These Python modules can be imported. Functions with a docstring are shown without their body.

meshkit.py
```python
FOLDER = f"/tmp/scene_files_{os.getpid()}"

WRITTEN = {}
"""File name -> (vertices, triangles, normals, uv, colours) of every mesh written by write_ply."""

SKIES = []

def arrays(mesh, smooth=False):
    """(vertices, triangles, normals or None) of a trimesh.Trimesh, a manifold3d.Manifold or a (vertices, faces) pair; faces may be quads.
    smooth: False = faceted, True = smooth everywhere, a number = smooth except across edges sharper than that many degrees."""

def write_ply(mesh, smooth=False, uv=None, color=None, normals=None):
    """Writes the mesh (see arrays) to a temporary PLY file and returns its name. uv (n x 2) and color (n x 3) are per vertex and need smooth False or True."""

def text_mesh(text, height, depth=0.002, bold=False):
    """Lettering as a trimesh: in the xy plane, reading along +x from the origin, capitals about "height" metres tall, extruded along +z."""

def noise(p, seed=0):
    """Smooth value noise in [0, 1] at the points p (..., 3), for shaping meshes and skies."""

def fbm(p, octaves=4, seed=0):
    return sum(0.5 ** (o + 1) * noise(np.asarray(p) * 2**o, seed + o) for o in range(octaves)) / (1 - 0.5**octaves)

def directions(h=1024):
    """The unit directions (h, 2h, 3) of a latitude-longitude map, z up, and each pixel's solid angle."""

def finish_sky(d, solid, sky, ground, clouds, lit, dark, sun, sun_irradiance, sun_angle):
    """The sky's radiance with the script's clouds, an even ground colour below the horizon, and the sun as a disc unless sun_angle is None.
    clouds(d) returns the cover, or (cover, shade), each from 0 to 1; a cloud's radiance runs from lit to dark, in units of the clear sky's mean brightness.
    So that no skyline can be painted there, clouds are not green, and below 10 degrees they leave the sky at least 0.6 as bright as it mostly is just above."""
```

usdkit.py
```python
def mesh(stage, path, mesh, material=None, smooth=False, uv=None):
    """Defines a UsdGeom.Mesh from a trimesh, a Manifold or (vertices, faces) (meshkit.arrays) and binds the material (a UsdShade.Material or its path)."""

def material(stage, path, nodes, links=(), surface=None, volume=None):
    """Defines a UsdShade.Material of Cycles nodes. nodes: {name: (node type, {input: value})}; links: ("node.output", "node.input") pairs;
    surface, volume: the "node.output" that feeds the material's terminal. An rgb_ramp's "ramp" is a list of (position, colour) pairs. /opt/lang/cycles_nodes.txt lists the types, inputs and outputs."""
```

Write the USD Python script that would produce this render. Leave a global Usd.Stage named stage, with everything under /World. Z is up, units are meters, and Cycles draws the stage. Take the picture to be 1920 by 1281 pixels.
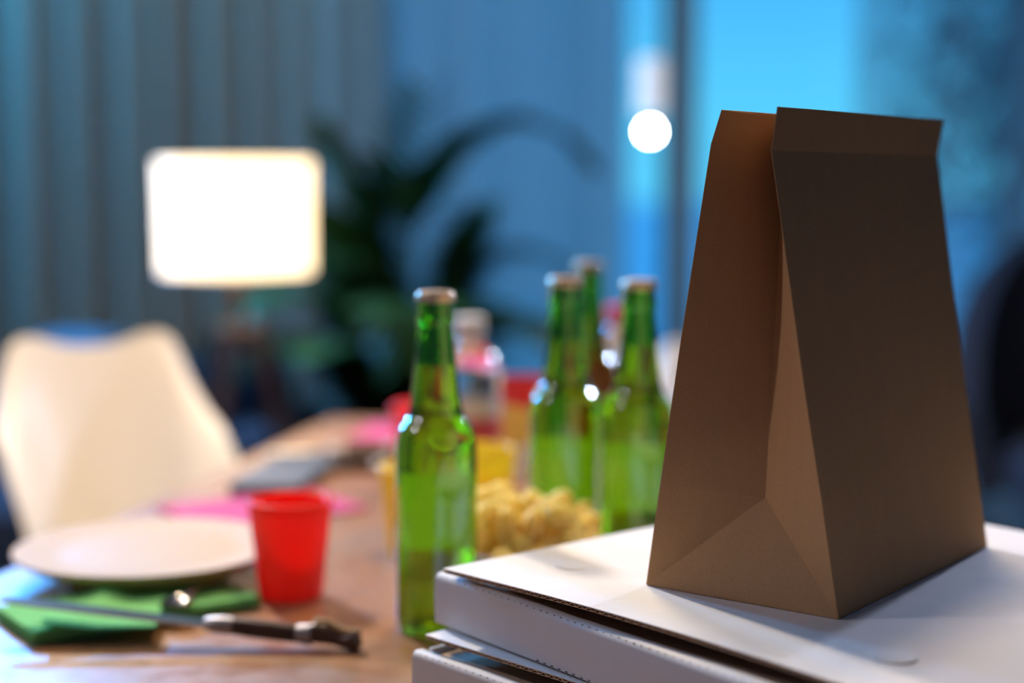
import math, random
import numpy as np
import trimesh
import usdkit, meshkit
from pxr import Usd, UsdGeom, UsdLux, UsdShade, Gf, Sdf

random.seed(7)
rng = np.random.default_rng(7)
stage = Usd.Stage.CreateInMemory()
UsdGeom.SetStageUpAxis(stage, 'Z')
UsdGeom.SetStageMetersPerUnit(stage, 1.0)
UsdGeom.Xform.Define(stage, '/World')
UsdGeom.Scope.Define(stage, '/World/Looks')
PI = math.pi

# ------------------------------------------------------------------ camera, sky, lights, exposure
cam = UsdGeom.Camera.Define(stage, '/World/camera')
cam.AddTranslateOp().Set(Gf.Vec3d(0, 0, 1.07))
cam.AddRotateXOp().Set(90 - 5.707)
cam.CreateFocalLengthAttr(56.0)
cam.CreateHorizontalApertureAttr(36.0)
cam.CreateVerticalApertureAttr(36.0 * 1281 / 1920)
cam.CreateFStopAttr(2.2)
cam.CreateFocusDistanceAttr(0.89)
cam.CreateClippingRangeAttr(Gf.Vec2f(0.05, 500.0))
cam.CreateExposureAttr(0.0)

SKY_HORIZON, SKY_MID, SKY_TOP = (0.10, 0.62, 1.00), (0.05, 0.42, 0.98), (0.03, 0.28, 0.85)
SKY_STRENGTH = 1.15
dome = UsdLux.DomeLight.Define(stage, '/World/sky')
usdkit.material(stage, '/World/Looks/sky', {
    'tc': ('texture_coordinate', {}),
    'sep': ('separate_xyz', {}),
    'ramp': ('rgb_ramp', {'ramp': [(0.0, SKY_HORIZON), (0.04, SKY_HORIZON), (0.16, SKY_MID), (1.0, SKY_TOP)]}),
    'bg': ('background_shader', {'strength': SKY_STRENGTH})},
    [('tc.generated', 'sep.vector'), ('sep.z', 'ramp.fac'), ('ramp.color', 'bg.color')], surface='bg.background')
UsdShade.MaterialBindingAPI.Apply(dome.GetPrim()).Bind(UsdShade.Material.Get(stage, '/World/Looks/sky'))
dome.CreateIntensityAttr(1.0)

# unseen lamps out of frame, placed to light table, chair and curtain: (position, aimed at, colour, intensity, lens radius)
SPOTS = [
    ('warm', (-0.99, 2.75, 2.45), (0.10, 0.95, 0.80), (1.0, 0.85, 0.68), 1030.0, 0.075),
    ('cool', (1.42, 2.83, 1.55), (0.20, 0.95, 0.80), (0.60, 0.70, 1.0), 1050.0, 0.050),
    ('blue', (-1.75, 3.05, 1.45), (-0.30, 1.15, 0.78), (0.08, 0.42, 1.0), 560.0, 0.090),
    ('sapphire', (-1.45, 3.75, 1.95), (-0.35, 1.10, 0.75), (0.05, 0.36, 1.0), 480.0, 0.130),
    ('warm', (0.12, 1.75, 2.60), (-0.15, 1.45, 0.75), (1.0, 0.74, 0.46), 78.0, 0.160),
    ('soft', (-1.75, 0.82, 2.15), (0.10, 0.95, 0.80), (0.94, 0.86, 0.94), 138.0, 0.075),
    ('azure', (-2.35, 4.05, 2.35), (-1.10, 4.66, 1.25), (0.06, 0.47, 0.84), 190.0, 0.130),
    ('rosy', (-0.74, 3.92, 2.45), (-0.62, 4.66, 1.30), (0.95, 0.86, 0.46), 11.0, 0.100),
    ('amber', (0.02, 1.15, 2.40), (-0.54, 2.10, 0.72), (1.0, 0.74, 0.47), 430.0, 0.080),
]
SHADE_EMIT = 3.4
BULB_EMIT = 90.0

# ------------------------------------------------------------------ helpers
used = {}


def numbered(parent, name):
    k = (parent, name)
    n = used.get(k, 0)
    used[k] = n + 1
    return f'{parent}/{name}' + (f'_{n:03d}' if n else '')


def setdata(p, label=None, cat=None, group=None, kind=None):
    for k, v in (('label', label), ('category', cat), ('group', group), ('kind', kind)):
        if v:
            p.SetCustomDataByKey(k, v)


def thing(name, label, cat, loc=(0, 0, 0), rotz=0.0, group=None, kind=None, tilt=None, scale=None):
    x = UsdGeom.Xform.Define(stage, numbered('/World', name))
    x.AddTranslateOp().Set(Gf.Vec3d(*map(float, loc)))
    x.AddRotateZOp().Set(float(rotz))
    if tilt:
        x.AddRotateXYZOp().Set(Gf.Vec3f(*tilt))
    if scale:
        x.AddScaleOp().Set(Gf.Vec3f(*scale))
    setdata(x.GetPrim(), label, cat, group, kind)
    return x.GetPrim()


def obj(name, mesh, mat, parent=None, smooth=30, label=None, cat=None, group=None, kind=None):
    base = parent.GetPath().pathString if parent is not None else '/World'
    m = usdkit.mesh(stage, numbered(base, name), mesh, MAT[mat] if isinstance(mat, str) else mat, smooth=smooth)
    setdata(m.GetPrim(), label, cat, group, kind)
    return m.GetPrim()


def copy_of(root, name, loc, rotz, label, cat, group=None, tilt=None, scale=None):
    r = thing(name, label, cat, loc, rotz, group, tilt=tilt, scale=scale)
    r.GetReferences().AddInternalReference(root.GetPath())
    setdata(r, label, cat, group)
    r.SetInstanceable(True)
    return r


def cat_(*ms):
    return trimesh.util.concatenate([m for m in ms if m is not None])


def rbox(sx, sy, sz, r=0.002, at=(0, 0, 0)):
    """Box with rounded (two-step chamfered) edges; 'at' is the centre."""
    pts = []
    for fx in (-1, 1):
        for fy in (-1, 1):
            for fz in (-1, 1):
                for d in ((0, 1, 1), (1, 0, 1), (1, 1, 0), (.3, .3, 1), (.3, 1, .3), (1, .3, .3)):
                    pts.append((fx * (sx / 2 - r * d[0]), fy * (sy / 2 - r * d[1]), fz * (sz / 2 - r * d[2])))
    h = trimesh.convex.convex_hull(np.array(pts))
    h.apply_translation(at)
    return h


def lathe(profile, n=48, flute=None):
    """Solid of revolution of a closed-at-the-axis or closed-loop profile [(r, z), ...]."""
    p = np.array(profile, float)
    a = np.arange(n) / n * 2 * PI
    v, f = [], []
    for r, z in p:
        rr = np.full(n, r)
        if flute is not None:
            rr = rr * flute(a, z)
        v.append(np.stack([rr * np.cos(a), rr * np.sin(a), np.full(n, z)], 1))
    v = np.vstack(v)
    for i in range(len(p) - 1):
        for j in range(n):
            a0, a1 = i * n + j, i * n + (j + 1) % n
            b0, b1 = a0 + n, a1 + n
            f += [(a0, a1, b1), (a0, b1, b0)]
    m = trimesh.Trimesh(v, f, process=True)
    m.update_faces(m.nondegenerate_faces())
    m.remove_unreferenced_vertices()
    if m.is_watertight and m.volume < 0:
        m.invert()
    return m


def tube(pts, radii, n=10, squash=1.0):
    pts = np.array(pts, float)
    radii = np.broadcast_to(radii, len(pts)).astype(float)
    tan = np.gradient(pts, axis=0)
    tan /= np.linalg.norm(tan, axis=1, keepdims=True)
    ref = np.array([0, 0, 1.0]) if abs(tan[0][2]) < 0.9 else np.array([1.0, 0, 0])
    v, f = [], []
    for p, t, r in zip(pts, tan, radii):
        s = np.cross(t, ref)
        s /= np.linalg.norm(s)
        u = np.cross(s, t)
        a = np.arange(n) / n * 2 * PI
        v.append(p + r * (np.cos(a)[:, None] * s + squash * np.sin(a)[:, None] * u))
    v = np.vstack(v)
    k = len(pts)
    for i in range(k - 1):
        for j in range(n):
            a0, a1 = i * n + j, i * n + (j + 1) % n
            f += [(a0, a1, a1 + n), (a0, a1 + n, a0 + n)]
    c0, c1 = len(v), len(v) + 1
    v = np.vstack([v, pts[0], pts[-1]])
    for j in range(n):
        f.append((c0, (j + 1) % n, j))
        f.append((c1, (k - 1) * n + j, (k - 1) * n + (j + 1) % n))
    m = trimesh.Trimesh(v, f, process=False)
    if m.volume < 0:
        m.invert()
    return m


def spline(ctrl, n):
    from scipy.interpolate import CubicSpline
    c = np.array(ctrl, float)
    t = np.concatenate([[0], np.cumsum(np.linalg.norm(np.diff(c, axis=0), axis=1))])
    return CubicSpline(t / t[-1], c)(np.linspace(0, 1, n))


def sheet(grid, thick, normals=None):
    """A thin solid from a grid of points (nu, nv, 3)."""
    g = np.asarray(grid, float)
    nu, nv = g.shape[:2]
    if normals is None:
        du, dv = np.gradient(g, axis=0), np.gradient(g, axis=1)
        normals = np.cross(du, dv)
        normals /= np.maximum(np.linalg.norm(normals, axis=2, keepdims=True), 1e-12)
    a, b = g + normals * thick / 2, g - normals * thick / 2
    v = np.vstack([a.reshape(-1, 3), b.reshape(-1, 3)])
    N = nu * nv
    idx = np.arange(N).reshape(nu, nv)
    q0, q1, q2, q3 = idx[:-1, :-1].ravel(), idx[1:, :-1].ravel(), idx[1:, 1:].ravel(), idx[:-1, 1:].ravel()
    f = [np.stack([q0, q1, q2], 1), np.stack([q0, q2, q3], 1), np.stack([q0, q2, q1], 1) + N, np.stack([q0, q3, q2], 1) + N]
    ring = np.concatenate([idx[:, 0], idx[-1, 1:], idx[-2::-1, -1], idx[0, -2:0:-1]])
    nx = np.roll(ring, -1)
    f += [np.stack([ring, ring + N, nx + N], 1), np.stack([ring, nx + N, nx], 1)]
    m = trimesh.Trimesh(v, np.vstack(f), process=False)
    if m.volume < 0:
        m.invert()
    return m


def quad_sheet(p00, p10, p11, p01, nu, nv, thick, bulge=None, seed=0, amp=0.0, freq=20):
    """Bilinear patch with the edges kept, roughened by noise towards its middle."""
    u, v = np.meshgrid(np.linspace(0, 1, nu), np.linspace(0, 1, nv), indexing='ij')
    u, v = u[..., None], v[..., None]
    p00, p10, p11, p01 = map(lambda q: np.array(q, float), (p00, p10, p11, p01))
    g = p00 * (1 - u) * (1 - v) + p10 * u * (1 - v) + p11 * u * v + p01 * (1 - u) * v
    n = np.cross(p10 - p00, p01 - p00) + np.cross(p11 - p01, p11 - p10)
    n /= np.linalg.norm(n)
    w = np.clip(4 * np.minimum(u, 1 - u), 0, 1) * np.clip(4 * np.minimum(v, 1 - v), 0, 1)
    d = amp * (meshkit.fbm(g * freq, 3, seed)[..., None] - 0.5) * 2 * w
    if bulge is not None:
        d = d + bulge(u, v)
    return sheet(g + n * d, thick)


# ------------------------------------------------------------------ materials
MAT = {}


def pm(name, color, rough=0.5, var=0.0, scale=30.0, bump=0.0, bump_scale=200.0, dist=0.0005, color2=None, detail=3.0, **kw):
    nodes = {'p': ('principled_bsdf', {'base_color': color, 'roughness': rough, **kw})}
    links = []
    if var or color2 or bump:
        nodes['g'] = ('texture_coordinate', {})
    if var or color2:
        c2 = color2 or tuple(c * (1 - var) for c in color)
        nodes['n'] = ('noise_texture', {'scale': scale, 'detail': detail})
        nodes['r'] = ('rgb_ramp', {'ramp': [(0.3, color), (0.7, c2)]})
        links += [('g.object', 'n.vector'), ('n.fac', 'r.fac'), ('r.color', 'p.base_color')]
    if bump:
        nodes['bn'] = ('noise_texture', {'scale': bump_scale, 'detail': 3.0})
        nodes['b'] = ('bump', {'strength': bump, 'distance': dist})
        links += [('g.object', 'bn.vector'), ('bn.fac', 'b.height'), ('b.normal', 'p.normal')]
    MAT[name] = usdkit.material(stage, f'/World/Looks/{name}', nodes, links, surface='p.BSDF')


pm('plaster', (0.075, 0.085, 0.105), 0.9, var=0.05, scale=3)  # dark tone set to limit bounce light from the unseen walls
pm('ceiling_paint', (0.16, 0.17, 0.19), 0.9, var=0.03, scale=3)  # unseen ceiling, kept dark so that little light bounces off it
pm('floor_wood', (0.05, 0.043, 0.040), 0.45, var=0.35, scale=5)
pm('terrace', (0.80, 0.80, 0.80), 0.9, var=0.1, scale=2)
pm('frame_grey', (0.16, 0.19, 0.23), 0.5)
pm('dark_wood', (0.055, 0.022, 0.014), 0.45, var=0.4, scale=40)
pm('navy_fabric', (0.018, 0.024, 0.042), 0.85, bump=0.3, bump_scale=400)
pm('blue_fabric', (0.14, 0.30, 0.42), 0.85, bump=0.3, bump_scale=400)
pm('white_plastic', (0.83, 0.80, 0.76), 0.42)
pm('beech', (0.46, 0.29, 0.15), 0.5, var=0.3, scale=25)
pm('leaf', (0.022, 0.085, 0.018), 0.42, var=0.45, scale=9)
pm('leaf_pale', (0.030, 0.115, 0.020), 0.45, var=0.4, scale=9)  # paler copy of leaf: lamplight on the near fronds put into the colour
pm('stem', (0.05, 0.11, 0.025), 0.5)
pm('soil', (0.03, 0.02, 0.014), 0.95, bump=0.8, bump_scale=150, dist=0.004)
pm('pot_grey', (0.18, 0.18, 0.19), 0.6)
pm('steel', (0.62, 0.63, 0.66), 0.16, metallic=1.0)
pm('steel_brushed', (0.38, 0.36, 0.37), 0.48, metallic=1.0)
pm('knife_wood', (0.075, 0.034, 0.020), 0.35, color2=(0.035, 0.016, 0.010), scale=60)
pm('stoneware_cream', (0.58, 0.39, 0.185), 0.42, specular_ior_level=0.35)
pm('slate_grey', (0.085, 0.10, 0.12), 0.42)
MAT['red_plastic'] = usdkit.material(stage, '/World/Looks/red_plastic', {'p': ('principled_bsdf', {'base_color': (1.0, 0.080, 0.055), 'roughness': 0.38}), 't': ('translucent_bsdf', {'color': (1.0, 0.080, 0.055)}), 'm': ('mix_closure', {'fac': 0.55})},
    [('p.BSDF', 'm.closure1'), ('t.BSDF', 'm.closure2')], surface='m.closure')
MAT['yellow_plastic'] = usdkit.material(stage, '/World/Looks/yellow_plastic', {'p': ('principled_bsdf', {'base_color': (0.98, 0.80, 0.10), 'roughness': 0.38}), 't': ('translucent_bsdf', {'color': (0.98, 0.80, 0.10)}), 'm': ('mix_closure', {'fac': 0.55})},
    [('p.BSDF', 'm.closure1'), ('t.BSDF', 'm.closure2')], surface='m.closure')
pm('white_cap', (0.86, 0.84, 0.84), 0.4)
pm('red_cap', (0.72, 0.03, 0.06), 0.4)
pm('pink_paper', (0.50, 0.030, 0.125), 0.8, bump=0.3, bump_scale=500)
pm('green_paper', (0.085, 0.48, 0.085), 0.8, bump=0.4, bump_scale=500)
pm('white_card', (0.68, 0.675, 0.685), 0.62, var=0.03, scale=60, bump=0.10, bump_scale=900, dist=0.0003)
pm('kraft_core', (0.66, 0.45, 0.28), 0.85, var=0.35, scale=300)
pm('kraft_inside', (0.62, 0.47, 0.34), 0.85, var=0.15, scale=150)
pm('slit', (0.22, 0.17, 0.14), 0.9)
pm('white_metal', (0.75, 0.75, 0.76), 0.4)
pm('black_metal', (0.03, 0.03, 0.035), 0.4)
pm('bowl_white', (0.82, 0.80, 0.76), 0.4)
pm('crown_cap', (0.88, 0.66, 0.42), 0.28, metallic=0.6)
pm('cable', (0.6, 0.6, 0.6), 0.6)
pm('outdoor_leaf', (0.015, 0.035, 0.02), 0.6, var=0.4, scale=3)
pm('bark', (0.04, 0.03, 0.025), 0.9)

# table top: worn brown stone-like wood, satin
MAT['table_top'] = usdkit.material(stage, '/World/Looks/table_top', {
    'g': ('texture_coordinate', {}),
    'mp': ('mapping', {'scale': (1.0, 0.45, 1.0)}),
    'n': ('noise_texture', {'scale': 9.0, 'detail': 6.0, 'roughness': 0.62}),
    'r': ('rgb_ramp', {'ramp': [(0.30, (0.21, 0.090, 0.038)), (0.48, (0.34, 0.148, 0.056)), (0.60, (0.26, 0.14, 0.075)), (0.75, (0.17, 0.095, 0.055))]}),
    'n2': ('noise_texture', {'scale': 45.0, 'detail': 4.0}),
    'mr': ('map_range', {'from_min': 0.3, 'from_max': 0.7, 'to_min': 0.30, 'to_max': 0.46}),
    'b': ('bump', {'strength': 0.15, 'distance': 0.0008}),
    'p': ('principled_bsdf', {'specular_ior_level': 0.75})},
    [('g.object', 'mp.vector'), ('mp.vector', 'n.vector'), ('n.fac', 'r.fac'), ('r.color', 'p.base_color'), ('g.object', 'n2.vector'),
     ('n2.fac', 'mr.value'), ('mr.result', 'p.roughness'), ('n2.fac', 'b.height'), ('b.normal', 'p.normal')], surface='p.BSDF')

# kraft paper: brown, speckled with fibres
MAT['kraft'] = usdkit.material(stage, '/World/Looks/kraft', {
    'g': ('texture_coordinate', {}),
    'n': ('noise_texture', {'scale': 900.0, 'detail': 4.0}),
    'r': ('rgb_ramp', {'ramp': [(0.2, (0.47, 0.256, 0.112)), (0.5, (0.53, 0.300, 0.138)), (0.85, (0.58, 0.338, 0.166))]}),
    'mp': ('mapping', {'scale': (1.0, 1.0, 0.12)}),
    'n2': ('noise_texture', {'scale': 90.0, 'detail': 2.0}),
    'm': ('mix_color', {'blend_type': 'multiply', 'fac': 0.16}),
    'r2': ('rgb_ramp', {'ramp': [(0.3, (0.72, 0.72, 0.72)), (0.7, (1, 1, 1))]}),
    'b': ('bump', {'strength': 0.12, 'distance': 0.0003}),
    'p': ('principled_bsdf', {'roughness': 0.72, 'specular_ior_level': 0.35}),
    'tl': ('translucent_bsdf', {}),
    'mx': ('mix_closure', {'fac': 0.02})},
    [('g.object', 'n.vector'), ('n.fac', 'r.fac'), ('g.object', 'mp.vector'), ('mp.vector', 'n2.vector'), ('n2.fac', 'r2.fac'),
     ('r.color', 'm.a'), ('r2.color', 'm.b'), ('m.result', 'p.base_color'), ('n.fac', 'b.height'), ('b.normal', 'p.normal'),
     ('m.result', 'tl.color'), ('p.BSDF', 'mx.closure1'), ('tl.BSDF', 'mx.closure2')], surface='mx.closure')

# white clay-coated corrugated board: faint flute ridges show through
MAT['lid_card'] = usdkit.material(stage, '/World/Looks/lid_card', {
    'g': ('texture_coordinate', {}),
    'w': ('wave_texture', {'wave_type': 'bands', 'bands_direction': 'x', 'scale': 36.0, 'distortion': 0.6, 'detail': 1.0, 'detail_scale': 1.0}),
    'n': ('noise_texture', {'scale': 25.0, 'detail': 3.0}),
    'r': ('rgb_ramp', {'ramp': [(0.3, (0.80, 0.785, 0.77)), (0.7, (0.85, 0.835, 0.82))]}),
    'b': ('bump', {'strength': 0.10, 'distance': 0.0004}),
    'p': ('principled_bsdf', {'roughness': 0.55})},
    [('g.object', 'w.vector'), ('g.object', 'n.vector'), ('n.fac', 'r.fac'), ('r.color', 'p.base_color'), ('w.fac', 'b.height'), ('b.normal', 'p.normal')], surface='p.BSDF')


def cloth(name, color, trans, see=0.0):
    nodes = {'g': ('texture_coordinate', {}), 'n': ('noise_texture', {'scale': 350.0, 'detail': 1.0}),
             'r': ('rgb_ramp', {'ramp': [(0.3, color), (0.7, tuple(c * 0.9 for c in color))]}),
             'd': ('diffuse_bsdf', {}), 't': ('translucent_bsdf', {}), 'm': ('mix_closure', {'fac': trans})}
    links = [('g.object', 'n.vector'), ('n.fac', 'r.fac'), ('r.color', 'd.color'), ('r.color', 't.color'), ('d.BSDF', 'm.closure1'), ('t.BSDF', 'm.closure2')]
    out = 'm.closure'
    if see:
        nodes['x'] = ('transparent_bsdf', {})
        nodes['m2'] = ('mix_closure', {'fac': see})
        links += [('m.closure', 'm2.closure1'), ('x.BSDF', 'm2.closure2')]
        out = 'm2.closure'
    MAT[name] = usdkit.material(stage, f'/World/Looks/{name}', nodes, links, surface=out)


cloth('curtain_cloth', (0.80, 0.84, 0.82), 0.58)
cloth('lined_cloth', (0.62, 0.66, 0.66), 0.30)
cloth('voile_cloth', (0.92, 0.95, 0.95), 0.80)
cloth('sheer_cloth', (0.62, 0.66, 0.68), 0.55, 0.45)
cloth('napkin_green', (0.30, 0.76, 0.30), 0.25)
cloth('label_paper', (0.95, 0.86, 0.50), 0.68)

MAT['lampshade'] = usdkit.material(stage, '/World/Looks/lampshade', {
    'd': ('diffuse_bsdf', {'color': (0.8, 0.75, 0.65)}), 'e': ('emission', {'color': (1.0, 0.73, 0.41), 'strength': SHADE_EMIT}), 'a': ('add_closure', {})},
    [('d.BSDF', 'a.closure1'), ('e.emission', 'a.closure2')], surface='a.closure')
MAT['opal_glow'] = usdkit.material(stage, '/World/Looks/opal_glow', {'d': ('diffuse_bsdf', {'color': (0.8, 0.8, 0.8)}), 'e': ('emission', {'color': (0.85, 0.9, 1.0), 'strength': 0.7}), 'a': ('add_closure', {})},
    [('d.BSDF', 'a.closure1'), ('e.emission', 'a.closure2')], surface='a.closure')
MAT['bulb'] = usdkit.material(stage, '/World/Looks/bulb', {'e': ('emission', {'color': (0.92, 0.97, 1.0), 'strength': BULB_EMIT})}, [], surface='e.emission')
MAT['window_glass'] = usdkit.material(stage, '/World/Looks/window_glass', {
    'f': ('fresnel', {'IOR': 1.45}), 't': ('transparent_bsdf', {'color': (0.97, 0.98, 0.98)}), 'g': ('glossy_bsdf', {'color': (1, 1, 1), 'roughness': 0.02}), 'm': ('mix_closure', {})},
    [('f.fac', 'm.fac'), ('t.BSDF', 'm.closure1'), ('g.BSDF', 'm.closure2')], surface='m.closure')
MAT['green_glass'] = usdkit.material(stage, '/World/Looks/green_glass', {
    'p': ('principled_bsdf', {'base_color': (0.20, 0.66, 0.030), 'roughness': 0.0, 'ior': 1.5, 'transmission_weight': 1.0, 'coat_weight': 0.75, 'coat_roughness': 0.13, 'coat_ior': 1.6})}, [], surface='p.BSDF')
MAT['beer'] = usdkit.material(stage, '/World/Looks/beer', {
    'p': ('glass_bsdf', {'color': (1.0, 0.88, 0.16), 'roughness': 0.0, 'IOR': 0.89})}, [], surface='p.BSDF')
MAT['clear_plastic'] = usdkit.material(stage, '/World/Looks/clear_plastic', {
    'p': ('principled_bsdf', {'base_color': (0.96, 0.98, 0.99), 'roughness': 0.02, 'ior': 1.38, 'transmission_weight': 1.0, 'coat_weight': 1.0, 'coat_roughness': 0.14, 'coat_ior': 1.7})}, [], surface='p.BSDF')
MAT['puff'] = usdkit.material(stage, '/World/Looks/puff', {
    'g': ('texture_coordinate', {}), 'n': ('noise_texture', {'scale': 90.0, 'detail': 3.0}), 'o': ('object_info', {}),
    'r': ('rgb_ramp', {'ramp': [(0.3, (1.0, 0.60, 0.12)), (0.6, (1.0, 0.67, 0.20)), (0.8, (0.98, 0.46, 0.05))]}),
    'h': ('hsv', {}), 'mr': ('map_range', {'to_min': 0.8, 'to_max': 1.08}), 'b': ('bump', {'strength': 0.4, 'distance': 0.001}),
    'p': ('principled_bsdf', {'roughness': 0.75, 'subsurface_weight': 0.5, 'subsurface_radius': (1.0, 0.5, 0.2), 'subsurface_scale': 0.006})},
    [('g.object', 'n.vector'), ('n.fac', 'r.fac'), ('r.color', 'h.color'), ('o.random', 'mr.value'), ('mr.result', 'h.value'), ('h.color', 'p.base_color'),
     ('n.fac', 'b.height'), ('b.normal', 'p.normal')], surface='p.BSDF')


def banded(name, stops, axis='z', lo=0.0, hi=0.12, wob=0.0, rough=0.4):
    """Flat print in bands along the object's own axis."""
    nodes = {'g': ('texture_coordinate', {}), 's': ('separate_xyz', {}), 'n': ('noise_texture', {'scale': 28.0, 'detail': 0.0}),
             'a': ('math', {'math_type': 'multiply_add', 'value2': wob}), 'm': ('map_range', {'from_min': lo, 'from_max': hi}),
             'r': ('rgb_ramp', {'ramp': stops, 'interpolate': False}), 'p': ('principled_bsdf', {'roughness': rough})}
    MAT[name] = usdkit.material(stage, f'/World/Looks/{name}', nodes,
        [('g.object', 's.vector'), ('g.object', 'n.vector'), ('n.fac', 'a.value1'), (f's.{axis}', 'a.value3'), ('a.value', 'm.value'), ('m.result', 'r.fac'), ('r.color', 'p.base_color')], surface='p.BSDF')


banded('pouch_print', [(0.0, (0.86, 0.82, 0.76)), (0.42, (0.88, 0.58, 0.10)), (0.78, (0.75, 0.03, 0.03))], lo=0.0, hi=0.116, wob=0.02)
banded('water_label', [(0.0, (0.75, 0.10, 0.14)), (0.55, (0.85, 0.80, 0.78))], lo=0.055, hi=0.105)

# ------------------------------------------------------------------ the room
X0, X1, Y0, Y1, H = -2.7, 2.9, -1.6, 4.95, 2.70
WX0, WX1 = -0.55, 2.75          # glazed opening in the far wall


def struct(name, mesh, mat, **k):
    return obj(name, mesh, mat, kind='structure', **k)


def box_between(a, b):
    a, b = np.array(a, float), np.array(b, float)
    m = trimesh.creation.box(np.abs(b - a))
    m.apply_translation((a + b) / 2)
    return m


struct('floor', box_between((X0, Y0, -0.06), (X1, Y1, 0)), 'floor_wood', label='dark wooden floor of the dining room')
struct('ceiling', box_between((X0, Y0, H), (X1, Y1 + 0.12, H + 0.08)), 'ceiling_paint', label='grey ceiling over the dining room')
struct('wall_left', box_between((X0 - 0.1, Y0, 0), (X0, Y1 + 0.12, H)), 'plaster', label='dark grey-blue plaster wall on the left of the room')
struct('wall_right', box_between((X1, Y0, 0), (X1 + 0.1, Y1 + 0.12, H)), 'plaster', label='dark grey-blue plaster wall on the right of the room')
struct('wall_front', box_between((X0, Y0 - 0.1, 0), (X1, Y0, H)), 'plaster', label='dark grey-blue plaster wall behind the viewpoint')
struct('wall_back', cat_(box_between((X0, Y1, 0), (WX0, Y1 + 0.12, H)), box_between((WX1, Y1, 0), (X1, Y1 + 0.12, H)),
                         box_between((WX0, Y1, 2.5), (WX1, Y1 + 0.12, H)), box_between((WX0, Y1, 0), (WX1, Y1 + 0.12, 0.05))), 'plaster', label='far wall behind the curtains')
struct('baseboard_back', rbox(WX0 - X0, 0.015, 0.09, 0.003, ((X0 + WX0) / 2, Y1 - 0.008, 0.045)), 'white_metal', label='white baseboard along the far wall')
win = thing('window_1', 'tall glazed window wall with grey frame behind the curtains', None, kind='structure')
for x in (WX0 + 0.03, 0.50, 1.60, WX1 - 0.03):
    obj('frame_post', rbox(0.06, 0.07, 2.45, 0.004, (x, Y1 + 0.06, 1.275)), 'frame_grey', win)
for z in (0.08, 2.47):
    obj('frame_rail', rbox(WX1 - WX0, 0.07, 0.06, 0.004, ((WX0 + WX1) / 2, Y1 + 0.06, z)), 'frame_grey', win)
for a, b in ((WX0 + 0.06, 0.47), (0.53, 1.57), (1.63, WX1 - 0.06)):
    obj('pane', box_between((a, Y1 + 0.056, 0.11), (b, Y1 + 0.064, 2.44)), 'window_glass', win)
struct('ground', box_between((-40, Y1 + 0.12, -0.25), (45, 90, -0.05)), 'terrace', label='pale open ground outside the window')

# curtains
YC = 4.66


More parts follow.
